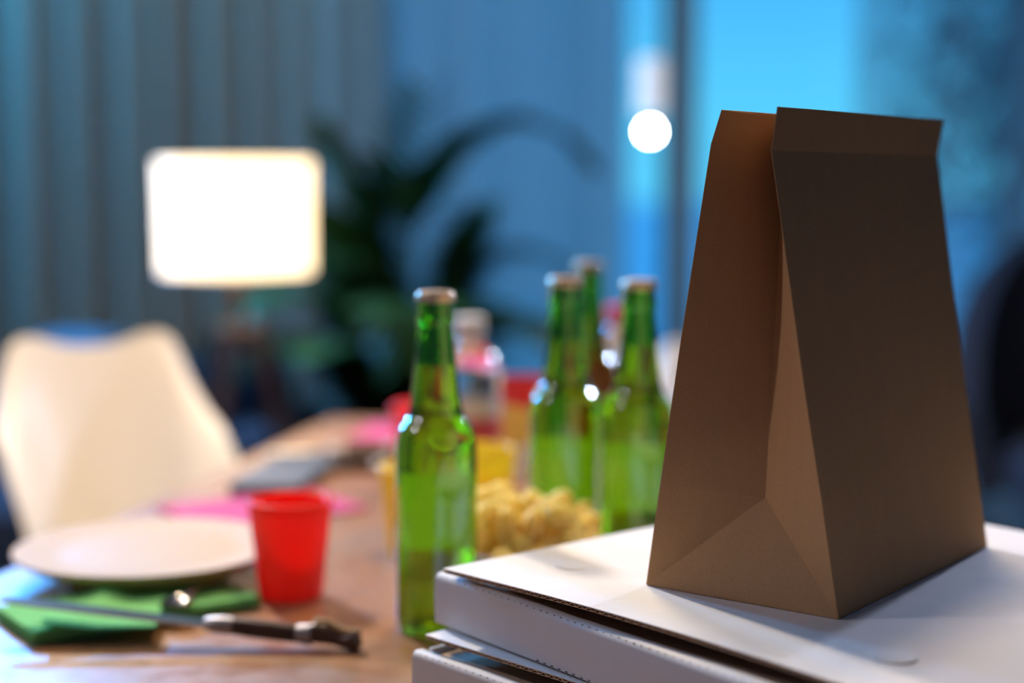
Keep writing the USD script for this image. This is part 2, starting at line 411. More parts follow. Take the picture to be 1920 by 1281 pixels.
def drape(x0, x1, amp, period, seed, y0=YC, top=2.57, gather=0.0):
    n = max(30, int((x1 - x0) / period * 16))
    xs = np.linspace(x0, x1, n)
    zs = np.linspace(0.02, top, 14)
    r = np.random.default_rng(seed)
    ph = np.cumsum(1 + 0.55 * (meshkit.noise(np.stack([xs * 3.1 / 0.4, 0 * xs, 0 * xs + seed], 1), seed) - 0.5) * 2) * (xs[1] - xs[0]) / period * 2 * PI
    am = amp * (0.45 + 1.1 * meshkit.noise(np.stack([xs * 6, 0 * xs + 3.3, 0 * xs], 1), seed + 5))
    g = np.zeros((n, len(zs), 3))
    for j, z in enumerate(zs):
        sw = 0.35 * math.sin(z * 1.3 + seed)
        g[:, j, 0] = xs + 0.35 * am * np.cos(ph + sw) * 0.9
        g[:, j, 1] = y0 + am * (np.sin(ph + sw) + 0.3 * np.sin(2.1 * ph + 1 + sw)) * (0.8 + 0.2 * (1 - z / top))
        g[:, j, 2] = z
    idx = np.arange(n * len(zs)).reshape(n, len(zs))
    q = np.stack([idx[:-1, :-1].ravel(), idx[1:, :-1].ravel(), idx[1:, 1:].ravel(), idx[:-1, 1:].ravel()], 1)
    return trimesh.Trimesh(g.reshape(-1, 3), np.vstack([q[:, [0, 1, 2]], q[:, [0, 2, 3]]]), process=False)      # one layer of woven cloth


rod = thing('curtain_rod', 'white curtain rail fixed under the ceiling above the window', 'curtain rail', (0, 0, 0))
obj('rail', rbox(5.3, 0.03, 0.025, 0.004, (0.1, YC, 2.60)), 'white_metal', rod)
for x in (-2.3, -0.6, 1.1, 2.6):
    obj('bracket', rbox(0.03, 0.025, 0.09, 0.003, (x, YC, 2.655)), 'white_metal', rod)
for x0, x1, amp, per, seed, y0, mat, lab in (
        (-2.62, -0.36, 0.055, 0.150, 3, YC, 'curtain_cloth', 'grey floor-length curtain hanging in deep folds behind the lit lamp'),
        (-0.44, 0.335, 0.022, 0.16, 11, YC + 0.09, 'voile_cloth', 'blue-lit curtain with soft folds behind the potted palm'),
        (0.463, 0.545, 0.022, 0.055, 5, YC, 'lined_cloth', 'narrow gathered curtain between the two bright window strips'),
        (0.985, 2.62, 0.030, 0.17, 8, YC, 'sheer_cloth', 'sheer dark blue curtain on the right behind the paper bag')):
    t = thing('curtain', lab, 'curtain')
    obj('cloth', drape(x0, x1, amp, per, seed, y0), mat, t, smooth=60)
    obj('hem_tape', rbox(x1 - x0, 0.012, 0.03, 0.002, ((x0 + x1) / 2, y0, 2.566)), 'white_metal', t)

# garden trees far behind the sheer curtain
def tree(label, loc, h, spread, seed):
    t = thing('garden_tree', label, 'tree', loc, group=None)
    r = np.random.default_rng(seed)
    obj('trunk', tube([(0, 0, 0), (0.05, 0, h * 0.4), (0, 0.05, h * 0.8)], [0.09, 0.07, 0.03], 8), 'bark', t)
    q = []
    base = trimesh.Trimesh([(0, 0, 0), (0.5, 0.16, 0.03), (1, 0, -0.03), (0.5, -0.16, 0.03)], [(0, 2, 1), (0, 3, 2)], process=False)
    for _ in range(900):
        c = r.normal(size=3) * np.array([spread * 0.5, spread * 0.5, h * 0.2]) + np.array([0, 0, h * 0.66])
        m = trimesh.transformations.random_rotation_matrix(r.random(3))
        m[:3, :3] *= r.uniform(0.10, 0.2)
        m[:3, 3] = c
        q.append(base.copy().apply_transform(m))
    obj('foliage', cat_(*q), 'outdoor_leaf', t, smooth=False, kind='stuff')


tree('dark garden tree outside behind the right curtain', (2.35, 7.6, -0.05), 2.6, 0.5, 2)
tree('tall dark garden tree farther outside at the right end of the window', (3.4, 9.2, -0.05), 4.0, 0.9, 4)

# unseen spots out of frame; their housings and stems are assumed
for kind, pos, aim, col, inten, rad in SPOTS:
    d = np.array(aim) - np.array(pos)
    d /= np.linalg.norm(d)
    place = {(True, True): 'over the left curtain', (True, False): 'over the left side behind the viewpoint'}
    where = ('over the floor lamp before the far curtain' if kind == 'rosy' else 'facing the left end of the curtain' if kind == 'azure' else 'on a long stem beside the sofa' if kind == 'blue' else 'on a stem in front of the sofa' if kind == 'sapphire' else 'before the left end of the far curtain' if pos[1] > 3 else 'at the left rear of the table' if pos[0] < -0.5 and pos[1] > 0 else
             'at the right rear of the table' if pos[0] > 1 else 'on the left of the near end of the table' if pos[0] < -1.5 else 'over the near end of the table' if pos[1] < 1.3 else 'over the middle of the table' if pos[1] > 0 else 'behind the viewpoint on the left')
    t = thing('ceiling_spotlight', f'unseen white metal spotlight giving {kind} light {where}', 'lamp')
    R = trimesh.geometry.align_vectors([0, 0, -1], d)
    mouth = -0.34 if kind == 'amber' else -0.02        # long snoot added to keep the amber light on the chair
    can = lathe([(0.0, 0.14), (rad * 0.8, 0.14), (rad + 0.012, 0.11), (rad + 0.012, mouth), (rad + 0.004, mouth), (rad + 0.004, 0.10), (0.0, 0.11)], 32)
    M = R.copy()
    M[:3, 3] = pos
    obj('housing', can.apply_transform(M), 'white_metal', t)
    back = np.array(pos) - d * 0.125
    obj('stem', tube([back, (back[0], back[1], H - 0.02)] if H - 0.02 - back[2] > 0.01 else [back, back + np.array([0, 0, 0.02])], 0.012, 8), 'white_metal', t)
    obj('canopy', lathe([(0, H - 0.025), (0.05, H - 0.025), (0.05, H - 0.001), (0, H - 0.001)], 24).apply_translation((back[0], back[1], 0)), 'white_metal', t)
    li = UsdLux.DiskLight.Define(stage, t.GetPath().AppendChild('light'))
    li.CreateRadiusAttr(rad)
    li.CreateColorAttr(Gf.Vec3f(*col))
    li.CreateIntensityAttr(inten)
    li.CreateNormalizeAttr(False)
    R[:3, 3] = pos
    li.AddTransformOp().Set(Gf.Matrix4d(R.T.tolist()))

# ------------------------------------------------------------------ dining table
T = 0.75
TL, TW = 1.85, 0.78
tdir, ndir = np.array([0.1970, 0.9804]), np.array([0.9804, -0.1970])
tc = np.array([-0.248, 2.157]) + ndir * TW / 2 - tdir * TL / 2
table = thing('dining_table', 'brown dining table with a worn satin top set for a party', 'table', (tc[0], tc[1], 0), -11.36)
obj('tabletop', rbox(TW, TL, 0.032, 0.004, (0, 0, T - 0.016)), 'table_top', table)
for sx in (-1, 1):
    obj('apron', rbox(0.02, TL - 0.24, 0.07, 0.002, (sx * (TW / 2 - 0.07), 0, T - 0.067)), 'dark_wood', table)
for sy in (-1, 1):
    obj('apron', rbox(TW - 0.2, 0.02, 0.07, 0.002, (0, sy * (TL / 2 - 0.09), T - 0.067)), 'dark_wood', table)
for sx in (-1, 1):
    for sy in (-1, 1):
        obj('leg', rbox(0.06, 0.06, T - 0.032, 0.004, (sx * (TW / 2 - 0.07), sy * (TL / 2 - 0.09), (T - 0.032) / 2)), 'dark_wood', table)

# ------------------------------------------------------------------ chairs
def shell_chair(name, label, loc, rotz, scale=None):
    t = thing(name, label, 'chair', loc, rotz, scale=scale)
    prof = np.array([(0.22, 0.435), (0.19, 0.455), (0.08, 0.452), (-0.06, 0.44), (-0.15, 0.445), (-0.205, 0.49), (-0.232, 0.58), (-0.252, 0.69), (-0.272, 0.78), (-0.290, 0.858)])
    half = np.array([0.185, 0.200, 0.210, 0.205, 0.180, 0.152, 0.137, 0.142, 0.142, 0.135])
    fwd = np.array([0.0, 0.0, 0.0, 0.02, 0.08, 0.15, 0.175, 0.130, 0.070, 0.022])   # side edges wrap forward
    lift = np.array([0.0, 0.012, 0.025, 0.040, 0.075, 0.075, 0.05, 0.02, 0.006, 0.0])
    nv, nu = 44, 33
    P = spline(np.column_stack([prof, half, fwd, lift]), nv)
    u = np.linspace(-1, 1, nu)
    g = np.zeros((nv, nu, 3))
    for i in range(nv):
        x, z, h, fw, lf = P[i]
        s = i / (nv - 1)
        w = np.abs(u) ** 2.4
        g[i, :, 0] = x + fw * w
        g[i, :, 1] = h * u
        g[i, :, 2] = z + lf * w
    # top edge: saddle with two soft peaks and rounded corners
    for i in range(nv - 12, nv):
        k = (i - (nv - 12)) / 11
        a = np.abs(u)
        dz = 0.016 * np.exp(-((a - 0.62) / 0.28) ** 2) - 0.004 - 0.085 * np.clip((a - 0.70) / 0.30, 0, 1) ** 2.2
        g[i, :, 2] += k ** 2 * dz
        g[i, :, 1] *= 1 - 0.03 * k ** 3 * np.clip((a - 0.7) / 0.3, 0, 1)
    for i in range(0, 8):
        k = 1 - i / 7
        g[i, :, 0] -= k * 0.05 * np.abs(u) ** 3
    obj('shell', sheet(g, 0.006), 'white_plastic', t, smooth=60)
    obj('seat_pad', sheet(np.stack([np.stack([np.full(13, x), np.linspace(-0.15, 0.15, 13), np.full(13, 0.462 - 0.01 * (x < -0.05)) + 0.004 * np.cos(np.linspace(-1.5, 1.5, 13))], 1) for x in np.linspace(-0.11, 0.15, 9)]), 0.012), 'white_plastic', t, smooth=60)
    for sx in (-1, 1):
        for sy in (-1, 1):
            obj('leg', tube([(sx * 0.11, sy * 0.11, 0.43), (sx * 0.20, sy * 0.20, 0.0)], [0.017, 0.011], 12), 'beech', t)
    for s in (-1, 1):
        obj('brace', tube([(s * 0.13, s * 0.13, 0.36), (-s * 0.13, -s * 0.13, 0.36)], 0.005, 8), 'black_metal', t)
    return t


shell_chair('dining_chair', 'white plastic shell chair turned at the left side of the table', (-0.414, 1.848, 0), -60.0)
shell_chair('dining_chair', 'white shell chair at the far end of the table, half hidden by the paper bag', (0.345, 2.30, 0), -92.0, scale=(1, 1, 0.935))

# dark tub chair at the right
t = thing('armchair', 'dark navy upholstered armchair at the right edge of the room', 'armchair', (1.38, 3.30, 0), 240)
bk = []
for k in range(25):
    a = -1.9 + 3.8 * k / 24
    bk.append((a, 1.0 - 0.40 * abs(a / 1.9) ** 3))
ring = np.zeros((25, 7, 3))
for i, (a, top) in enumerate(bk):
    for j in range(7):
        z = 0.40 + (top - 0.40) * j / 6
        r_ = 0.36 + 0.06 * (j / 6)
        ring[i, j] = (-r_ * math.cos(a), r_ * math.sin(a), z)
obj('backrest', sheet(ring, 0.07), 'navy_fabric', t, smooth=60)
obj('seat_cushion', lathe([(0, 0.40), (0.31, 0.40), (0.335, 0.43), (0.335, 0.49), (0.31, 0.52), (0, 0.53)], 40), 'navy_fabric', t)
for k in range(4):
    a = PI / 4 + k * PI / 2
    obj('leg', tube([(0.24 * math.cos(a), 0.24 * math.sin(a), 0.41), (0.32 * math.cos(a), 0.32 * math.sin(a), 0)], [0.02, 0.012], 10), 'black_metal', t)

# low sofa behind the left chair, with a blue cushion
t = thing('sofa', 'low dark navy sofa in front of the left curtain', 'sofa', (-1.35, 3.72, 0), -4)
obj('seat', rbox(1.55, 0.62, 0.22, 0.04, (0, 0, 0.27)), 'navy_fabric', t)
obj('backrest', rbox(1.55, 0.20, 0.36, 0.05, (0, 0.30, 0.45)), 'navy_fabric', t)
for s in (-1, 1):
    obj('arm', rbox(0.16, 0.66, 0.30, 0.04, (s * 0.80, 0, 0.38)), 'navy_fabric', t)
for sx in (-1, 1):
    for sy in (-1, 1):
        obj('foot', tube([(sx * 0.7, sy * 0.24, 0.17), (sx * 0.7, sy * 0.24, 0.0)], [0.022, 0.016], 10), 'black_metal', t)
u, v = np.meshgrid(np.linspace(-1, 1, 21), np.linspace(-1, 1, 21), indexing='ij')
puffy = 0.030 * ((1 - u ** 2) * (1 - v ** 2)) ** 0.4
pil = np.stack([0.115 * u * (1 - 0.06 * (1 - v ** 2)), 0 * u, 0.115 * v * (1 - 0.06 * (1 - u ** 2))], -1)
up, dn = pil.copy(), pil.copy()
up[..., 1] += puffy
dn[..., 1] -= puffy
idx = np.arange(441).reshape(21, 21)
q = np.stack([idx[:-1, :-1].ravel(), idx[1:, :-1].ravel(), idx[1:, 1:].ravel(), idx[:-1, 1:].ravel()], 1)
tri = np.vstack([q[:, [0, 1, 2]], q[:, [0, 2, 3]]])
cush = trimesh.Trimesh(np.vstack([up.reshape(-1, 3), dn.reshape(-1, 3)]), np.vstack([tri[:, ::-1], tri + 441]), process=True)
cush.fix_normals()
t = thing('cushion', 'light blue cushion lying on top of the sofa back behind the left chair', 'cushion', (-1.105, 4.01, 0.6625), -4, tilt=(-90, 0, 0))
obj('cover', cush, 'blue_fabric', t, smooth=60)

# ------------------------------------------------------------------ floor lamp
LX, LY = -0.571, 3.30
lamp = thing('floor_lamp', 'lit floor lamp with a glowing drum shade on a dark wooden tripod', 'lamp', (LX, LY, 0))
sh = lathe([(0.152, 0.883), (0.154, 0.883), (0.157, 1.113), (0.155, 1.113), (0.152, 0.883)], 64)
obj('lamp_shade', sh, 'lampshade', lamp)
obj('shade_ring', cat_(lathe([(0.1505, 0.882), (0.1555, 0.882), (0.1555, 0.887), (0.1505, 0.887), (0.1505, 0.882)], 48), *[tube([(0.012 * math.cos(a), 0.012 * math.sin(a), 0.872), (0.152 * math.cos(a), 0.152 * math.sin(a), 0.885)], 0.0025, 6) for a in (0.3, 2.4, 4.5)]), 'white_metal', lamp)
obj('stem', tube([(0, 0, 0.77), (0, 0, 0.90)], 0.014, 12), 'dark_wood', lamp)
obj('bulb', trimesh.creation.icosphere(2, 0.035).apply_translation((0, 0, 0.96)), 'lampshade', lamp)
obj('hub', lathe([(0, 0.735), (0.045, 0.735), (0.052, 0.745), (0.052, 0.768), (0.045, 0.776), (0, 0.778)], 32), 'dark_wood', lamp)
for a in (-0.25, -1.85, 2.7):
    obj('leg', tube([(0.040 * math.cos(a), 0.040 * math.sin(a), 0.755), (0.235 * math.cos(a), 0.235 * math.sin(a), 0.0)], [0.019, 0.014], 12), 'dark_wood', lamp)

# pendant in front of the narrow bright strip
PX, PY = 0.345, 4.02
pd = thing('pendant_lamp', 'slim white pendant lamp with a bright bare bulb before the narrow window strip', 'lamp', (PX, PY, 0))
obj('bulb', trimesh.creation.icosphere(3, 0.014).apply_translation((0, 0, 1.197)), 'bulb', pd)
obj('socket', lathe([(0, 1.209), (0.010, 1.209), (0.012, 1.235), (0, 1.24)], 20), 'white_metal', pd)
obj('shade', lathe([(0.030, 1.245), (0.034, 1.245), (0.034, 1.375), (0.0, 1.380), (0.0, 1.372), (0.030, 1.368), (0.030, 1.245)], 32), 'opal_glow', pd)
obj('cord', tube([(0, 0, 1.378), (0, 0, 2.68)], 0.0025, 6), 'cable', pd)
obj('canopy', lathe([(0, 2.675), (0.04, 2.675), (0.045, 2.699), (0, 2.699)], 24), 'white_metal', pd)

# ------------------------------------------------------------------ potted palm
palm = thing('potted_palm', 'large dark green potted palm with arching fronds beside the lamp', 'plant', (-0.25, 3.85, 0))
obj('pot', lathe([(0, 0.0), (0.13, 0.0), (0.17, 0.30), (0.175, 0.32), (0.16, 0.32), (0.155, 0.29), (0, 0.29)], 40), 'pot_grey', palm)
obj('soil', lathe([(0, 0.285), (0.153, 0.285), (0.13, 0.298), (0, 0.30)], 32), 'soil', palm)


def frond(ctrl, leaf_len, n, seed, mat='leaf', droop=0.55, start=0.3):
    r = np.random.default_rng(seed)
    c = spline(ctrl, 30)
    rach = obj('frond', tube(c, np.linspace(0.0075, 0.0018, 30), 6), 'stem', palm)
    V, F = [], []
    n = int(n * 1.5)
    ts = np.linspace(start, 1.0, n)
    tan = np.gradient(c, axis=0)
    tan /= np.linalg.norm(tan, axis=1, keepdims=True)
    for k, tt in enumerate(ts):
        i = min(29, int(tt * 29))
        p, t_ = c[i], tan[i]
        side = np.cross(t_, [0, 0, 1.0])
        if np.linalg.norm(side) < 0.2:
            side = np.array([1.0, 0.3, 0])
        side /= np.linalg.norm(side)
        env = math.sin(PI * min(1, (tt - start) / (1 - start) * 0.72 + 0.22))
        for s in (-1, 1):
            L = leaf_len * (0.45 + 0.62 * env) * r.uniform(0.85, 1.1)
            d0 = s * side * 0.75 + t_ * 0.62 + np.array([0, 0, 0.12])
            d0 /= np.linalg.norm(d0)
            pts = []
            q = p.copy()
            for j in range(6):
                pts.append(q.copy())
                d = d0 + np.array([0, 0, -droop * (j / 5) ** 1.3 * 1.4])
                d /= np.linalg.norm(d)
                q = q + d * L / 5
            w = np.cross(d0, [0, 0, 1.0])
            w /= max(np.linalg.norm(w), 1e-6)
            w = w * 0.9 + np.array([0, 0, 0.25 * s])
            b = len(V)
            for j, q in enumerate(pts):
                ww = 0.022 * math.sin(PI * (0.12 + 0.86 * j / 5)) + 0.0005
                V += [q - w * ww, q + w * ww]
            for j in range(5):
                a = b + 2 * j
                F += [(a, a + 1, a + 3), (a, a + 3, a + 2)]
    obj('leaflets', trimesh.Trimesh(V, F, process=False), mat, rach, smooth=True, kind='stuff')


base = (0, 0, 0.30)
fr = [  # control points relative to the pot
    ([base, (0.0, -0.01, 0.72), (0.015, -0.02, 0.98), (0.07, -0.03, 1.09), (0.15, -0.04, 1.165), (0.25, -0.05, 1.205), (0.33, -0.06, 1.195), (0.395, -0.07, 1.15)], 0.25, 30, 1, 'leaf', 0.62),
    ([base, (0.00, 0.02, 0.70), (0.02, 0.02, 1.05), (0.04, 0.0, 1.27)], 0.17, 22, 2, 'leaf', 0.2),
    ([base, (-0.03, 0.0, 0.70), (-0.10, -0.02, 0.98), (-0.19, -0.05, 1.17)], 0.18, 22, 3, 'leaf', 0.35),
    ([base, (0.03, 0.05, 0.60), (0.13, 0.08, 0.84), (0.25, 0.10, 0.90), (0.37, 0.10, 0.87)], 0.20, 22, 4, 'leaf', 0.8),
    ([base, (-0.08, -0.06, 0.60), (-0.20, -0.14, 0.80), (-0.34, -0.22, 0.80), (-0.42, -0.27, 0.70)], 0.17, 22, 5, 'leaf_pale', 0.7),
    ([base, (-0.05, -0.05, 0.66), (-0.13, -0.12, 0.92), (-0.22, -0.18, 1.02)], 0.19, 22, 6, 'leaf_pale', 0.5),
    ([base, (0.08, -0.06, 0.55), (0.18, -0.12, 0.72), (0.30, -0.18, 0.74), (0.40, -0.22, 0.64)], 0.18, 20, 7, 'leaf', 0.8),
    ([base, (-0.10, -0.02, 0.50), (-0.22, -0.06, 0.66), (-0.34, -0.10, 0.66), (-0.43, -0.12, 0.56)], 0.18, 20, 8, 'leaf', 0.7),
    ([base, (0.01, -0.10, 0.55), (0.02, -0.22, 0.76), (0.03, -0.36, 0.80), (0.03, -0.46, 0.70)], 0.18, 20, 9, 'leaf', 0.7),
    ([base, (-0.06, 0.08, 0.60), (-0.14, 0.16, 0.85), (-0.22, 0.24, 0.92)], 0.18, 20, 10, 'leaf', 0.5),
    ([base, (-0.06, -0.10, 0.52), (-0.13, -0.20, 0.68), (-0.22, -0.30, 0.70)], 0.18, 20, 12, 'leaf_pale', 0.6),
    ([base, (0.05, -0.03, 0.64), (0.10, -0.08, 0.86), (0.17, -0.12, 0.99)], 0.17, 20, 13, 'leaf', 0.6),
    ([base, (0.02, 0.06, 0.50), (0.08, 0.14, 0.62), (0.18, 0.22, 0.64)], 0.19, 18, 14, 'leaf', 0.6),
    ([base, (-0.02, -0.05, 0.48), (-0.04, -0.12, 0.60), (-0.09, -0.20, 0.64)], 0.19, 20, 15, 'leaf', 0.6),
    ([base, (-0.08, 0.04, 0.58), (-0.17, 0.06, 0.80), (-0.26, 0.05, 0.86)], 0.19, 22, 16, 'leaf', 0.5),
    ([base, (-0.04, -0.08, 0.58), (-0.07, -0.16, 0.82), (-0.12, -0.22, 0.88)], 0.20, 22, 17, 'leaf', 0.6),
    ([base, (0.03, -0.06, 0.52), (0.09, -0.14, 0.72), (0.16, -0.22, 0.78)], 0.20, 22, 18, 'leaf', 0.7),
    ([base, (-0.01, 0.05, 0.66), (-0.03, 0.08, 0.95), (-0.07, 0.10, 1.10)], 0.18, 22, 19, 'leaf', 0.35),
]
for a in fr:
    frond(*a)

# ------------------------------------------------------------------ pizza boxes
B = 0.835


def pizza_box(label, corner, az_body, az_lid, size, z0, z1, lid_corner, lid_z, seed):
    """corner: the near-left top corner of the front wall; local +x runs along the front wall, +y to the back."""
    t = thing('pizza_box', label, 'box', (corner[0], corner[1], 0), 90 - az_body)
    h = z1 - z0
    th = 0.0032
    obj('base', rbox(size, size, th, 0.0008, (size / 2, size / 2, z0 + th / 2 + 0.0002)), 'white_card', t)
    # front wall: doubled board rolled over its top, the inner leaf sloping inwards
    x = np.linspace(0, size, 60)
    prof = [(0.0, z0 + 0.0004), (0.0, z0 + h * 0.5), (0.0003, z1 - 0.004), (0.0012, z1 - 0.0014), (0.0032, z1), (0.0075, z1 - 0.0001), (0.0105, z1 - 0.002), (0.012, z1 - 0.006), (0.012, z0 + 0.004)]
    g = np.zeros((len(x), len(prof), 3))
    for i, xx in enumerate(x):
        for j, (yy, zz) in enumerate(prof):
            w = 0.0007 * (meshkit.fbm(np.array([xx * 16, j * 0.8, seed * 3.0]), 3, seed) - 0.5) * 2
            g[i, j] = (xx, yy + w, zz + 0.6 * w * (j > 1))
    obj('front_wall', sheet(g, 0.0012), 'white_card', t, smooth=40)
    obj('side_wall', rbox(th, size - 0.014, h, 0.0008, (th / 2, size / 2 + 0.006, z0 + h / 2)), 'white_card', t)
    obj('side_wall', rbox(th, size - 0.014, h, 0.0008, (size - th / 2, size / 2 + 0.006, z0 + h / 2)), 'white_card', t)
    obj('back_wall', rbox(size, th, h + 0.002, 0.0008, (size / 2, size - th / 2, z0 + h / 2 + 0.001)), 'white_card', t)
    # tucked dust flap resting on the walls just below the lid
    obj('tuck_flap', rbox(size - 0.012, 0.060, 0.0016, 0.0005, (size / 2, 0.045, z1 - 0.0045)), 'kraft_inside', t)
    # perforation along both folds of the front wall
    per = []
    for zz, yy, sp in ((z1 - 0.0008, 0.0016, 0.0062), (z0 + 0.0012, -0.0005, 0.0066)):
        for xx in np.arange(0.012, size - 0.01, sp):
            if zz < z0 + 0.01 and xx < 0.10:
                continue
            per.append(rbox(0.0019, 0.0011, 0.0006, 0.0002, (xx + rng.uniform(-.0003, .0003), yy, zz + rng.uniform(-.0001, .0001))))
    obj('perforation', cat_(*per), 'slit', t, smooth=False, kind='stuff')
    # lid: two white liners with a brown flute between them
    lid_m = trimesh.transformations.rotation_matrix(math.radians(az_body - az_lid), (0, 0, 1))
    a = math.radians(90 - az_body)
    dx, dy = lid_corner[0] - corner[0], lid_corner[1] - corner[1]
    lid_m[:3, 3] = (dx * math.cos(a) + dy * math.sin(a), -dx * math.sin(a) + dy * math.cos(a), 0)
    n = 40
    gx, gy = np.meshgrid(np.linspace(0, size, n), np.linspace(0, size, n), indexing='ij')
    bow = 0.0034 if lid_z > 0.82 else 0.0006
    droop = 0.0012 * (meshkit.fbm(np.stack([gx * 7, gy * 7, 0 * gx + seed], -1), 3, seed) - 0.5)
    edge = 0.0006 * (meshkit.fbm(np.stack([gx * 60, gy * 0, 0 * gx + seed], -1), 2, seed) - 0.5) * (gy < 1e-9)
    top = np.stack([gx, gy + edge, lid_z - 0.0003 + droop * np.clip(gy / 0.03, 0, 1) + bow * np.sin(PI * np.clip(gx / size, 0, 1)) * np.clip(1 - gy / 0.075, 0, 1) ** 2], -1)
    lid = obj('lid', sheet(top, 0.0005).apply_transform(lid_m), 'lid_card', t, smooth=40)
    low = top.copy()
    low[..., 2] -= 0.0023
    low[..., 1] = np.clip(low[..., 1], 0.0008, None)
    obj('lid_liner', sheet(low, 0.0004).apply_transform(lid_m), 'kraft_inside', lid, smooth=40)
    xs = np.linspace(0.001, size - 0.001, 900)
    per_ = 0.0068
    amp = 0.00082 * (0.75 + 0.35 * meshkit.noise(np.stack([xs * 70, 0 * xs, 0 * xs], 1), seed + 2))
    zz = lid_z - 0.00145 + amp * np.sin(2 * PI * xs / per_ + 1.2 * meshkit.noise(np.stack([xs * 40, 0 * xs, 0 * xs], 1), seed + 9))
    fl = np.zeros((len(xs), 2, 3))
    rough = 0.0005 * (meshkit.noise(np.stack([xs * 400, 0 * xs, 0 * xs], 1), seed + 4) - 0.5)
    arch = bow * np.sin(PI * xs / size)
    fl[:, 0] = np.stack([xs, 0.0002 + rough, zz + arch], 1)
    fl[:, 1] = np.stack([xs, 0 * xs + 0.009, zz + arch * (1 - 0.009 / 0.075) ** 2 - 0.0001], 1)
    obj('fluting', sheet(fl, 0.00045).apply_transform(lid_m), 'kraft_core', lid, smooth=40)
    # side edges of the lid board
    for xx in (0.0006, size - 0.0006):
        obj('board_edge', rbox(0.0012, size - 0.002, 0.0022, 0.0003, (xx, size / 2, lid_z - 0.00145)).apply_transform(lid_m), 'kraft_core', lid)
    return t, lid, lid_m


def az(v):
    return math.degrees(math.atan2(v[0], v[1]))


box_low, lid_low, _ = pizza_box('white corrugated pizza box at the bottom of the stack, on the table', (-0.0607, 0.9451), az((0.6698, -0.7425)), az((0.6822, -0.7312)), 0.362, 0.7502, 0.786, (-0.0530, 0.9490), 0.7955, 4)
box_top, lid_top, lm = pizza_box('white corrugated pizza box on top of the stack, under the paper bag', (-0.0477, 0.9704), az((0.5994, -0.8004)), az((0.647, -0.762)), 0.364, 0.7972, 0.828, (-0.0424, 0.9556), 0.835, 1)

# half-punched vent discs in the lid (world -> the box's own frame)
def into(prim, p):
    m = np.array(UsdGeom.Xformable(prim).ComputeLocalToWorldTransform(0)).T
    return (np.linalg.inv(m) @ np.array([*p, 1.0]))[:3]


for (wx, wy, r_, lift, tx, ty) in ((0.1902, 0.7694, 0.0106, 0.0013, 3.0, 1.0), (0.0377, 0.9611, 0.0105, 0.0001, -1.6, 0.5)):
    c = into(box_top, (wx, wy, B))
    disc = lathe([(0, -0.0006), (r_ * 0.97, -0.0006), (r_, -0.0003), (r_, 0.0003), (r_ * 0.96, 0.0006), (0, 0.0006)], 48)
    disc.apply_transform(trimesh.transformations.euler_matrix(math.radians(tx), math.radians(ty), 0))
    obj('vent_disc', disc.apply_translation((c[0], c[1], B + lift)), 'lid_card', lid_top, smooth=40)

# ------------------------------------------------------------------ kraft paper bag
A_, B_ = np.array([0.0787, 0.9142]), np.array([0.1760, 0.8399])
D, W = 0.1224, 0.2163
eu = (B_ - A_) / np.linalg.norm(B_ - A_)
bag = thing('paper_bag', 'open brown kraft paper bag standing on the top pizza box', 'bag', (A_[0], A_[1], B + 0.0006), math.degrees(math.atan2(eu[1], eu[0])))
# local: +x = depth towards the front panel, +y = along the front panel to the right, z up
hc, ht = 0.2515, 0.2750
TH = 0.00045
ufc, uft, ubc, ubt = 0.0773, 0.0804, 0.0400, 0.0462
wl_c, wl_t = 0.0, 0.0                       # left ends of the upper edges
wr = W + 0.0115                             # right end of the top edge lies slightly outwards
ap_l, ap_r = (D / 2, 0.030, 0.0545), (D / 2, W - 0.028, 0.0545)
g_l = (0.0570, 0.0585, ht - 0.004)
gm_l = (0.0555, 0.0560, hc)
g_r, gm_r = (0.0600, W - 0.047, ht - 0.004), (0.0590, W - 0.047, hc)


def wav(amp, f, s):
    return lambda u, v: amp * (meshkit.noise(np.concatenate([u * f, v * f * 2, 0 * u + s], -1), s)[..., None] - 0.5) * np.sin(PI * np.clip(u, 0, 1)) * np.sin(PI * np.clip(v, 0, 1))


def ruled(left, right, nu, thick, amp=0.0, seed=0, freq=14):
    """Sheet between two polylines with the same number of points (creases kept at the points)."""
    left, right = np.array(left, float), np.array(right, float)
    rows = []
    for k in range(len(left) - 1):
        n = 9
        for j in range(n + (k == len(left) - 2)):
            s = j / n
            rows.append((left[k] * (1 - s) + left[k + 1] * s, right[k] * (1 - s) + right[k + 1] * s))
    u = np.linspace(0, 1, nu)[:, None]
    g = np.array([a * (1 - u) + b * u for a, b in rows])
    d = np.gradient(g, axis=0), np.gradient(g, axis=1)
    n = np.cross(*d)
    n /= np.maximum(np.linalg.norm(n, axis=2, keepdims=True), 1e-9)
    w = np.sin(PI * np.linspace(0, 1, nu))[None, :, None] ** 0.6 * np.sin(PI * np.linspace(0.02, 0.98, len(rows)))[:, None, None] ** 0.6
    g = g + n * amp * 2 * (meshkit.fbm(g * freq, 3, seed)[..., None] - 0.5) * w
    return sheet(g, thick)


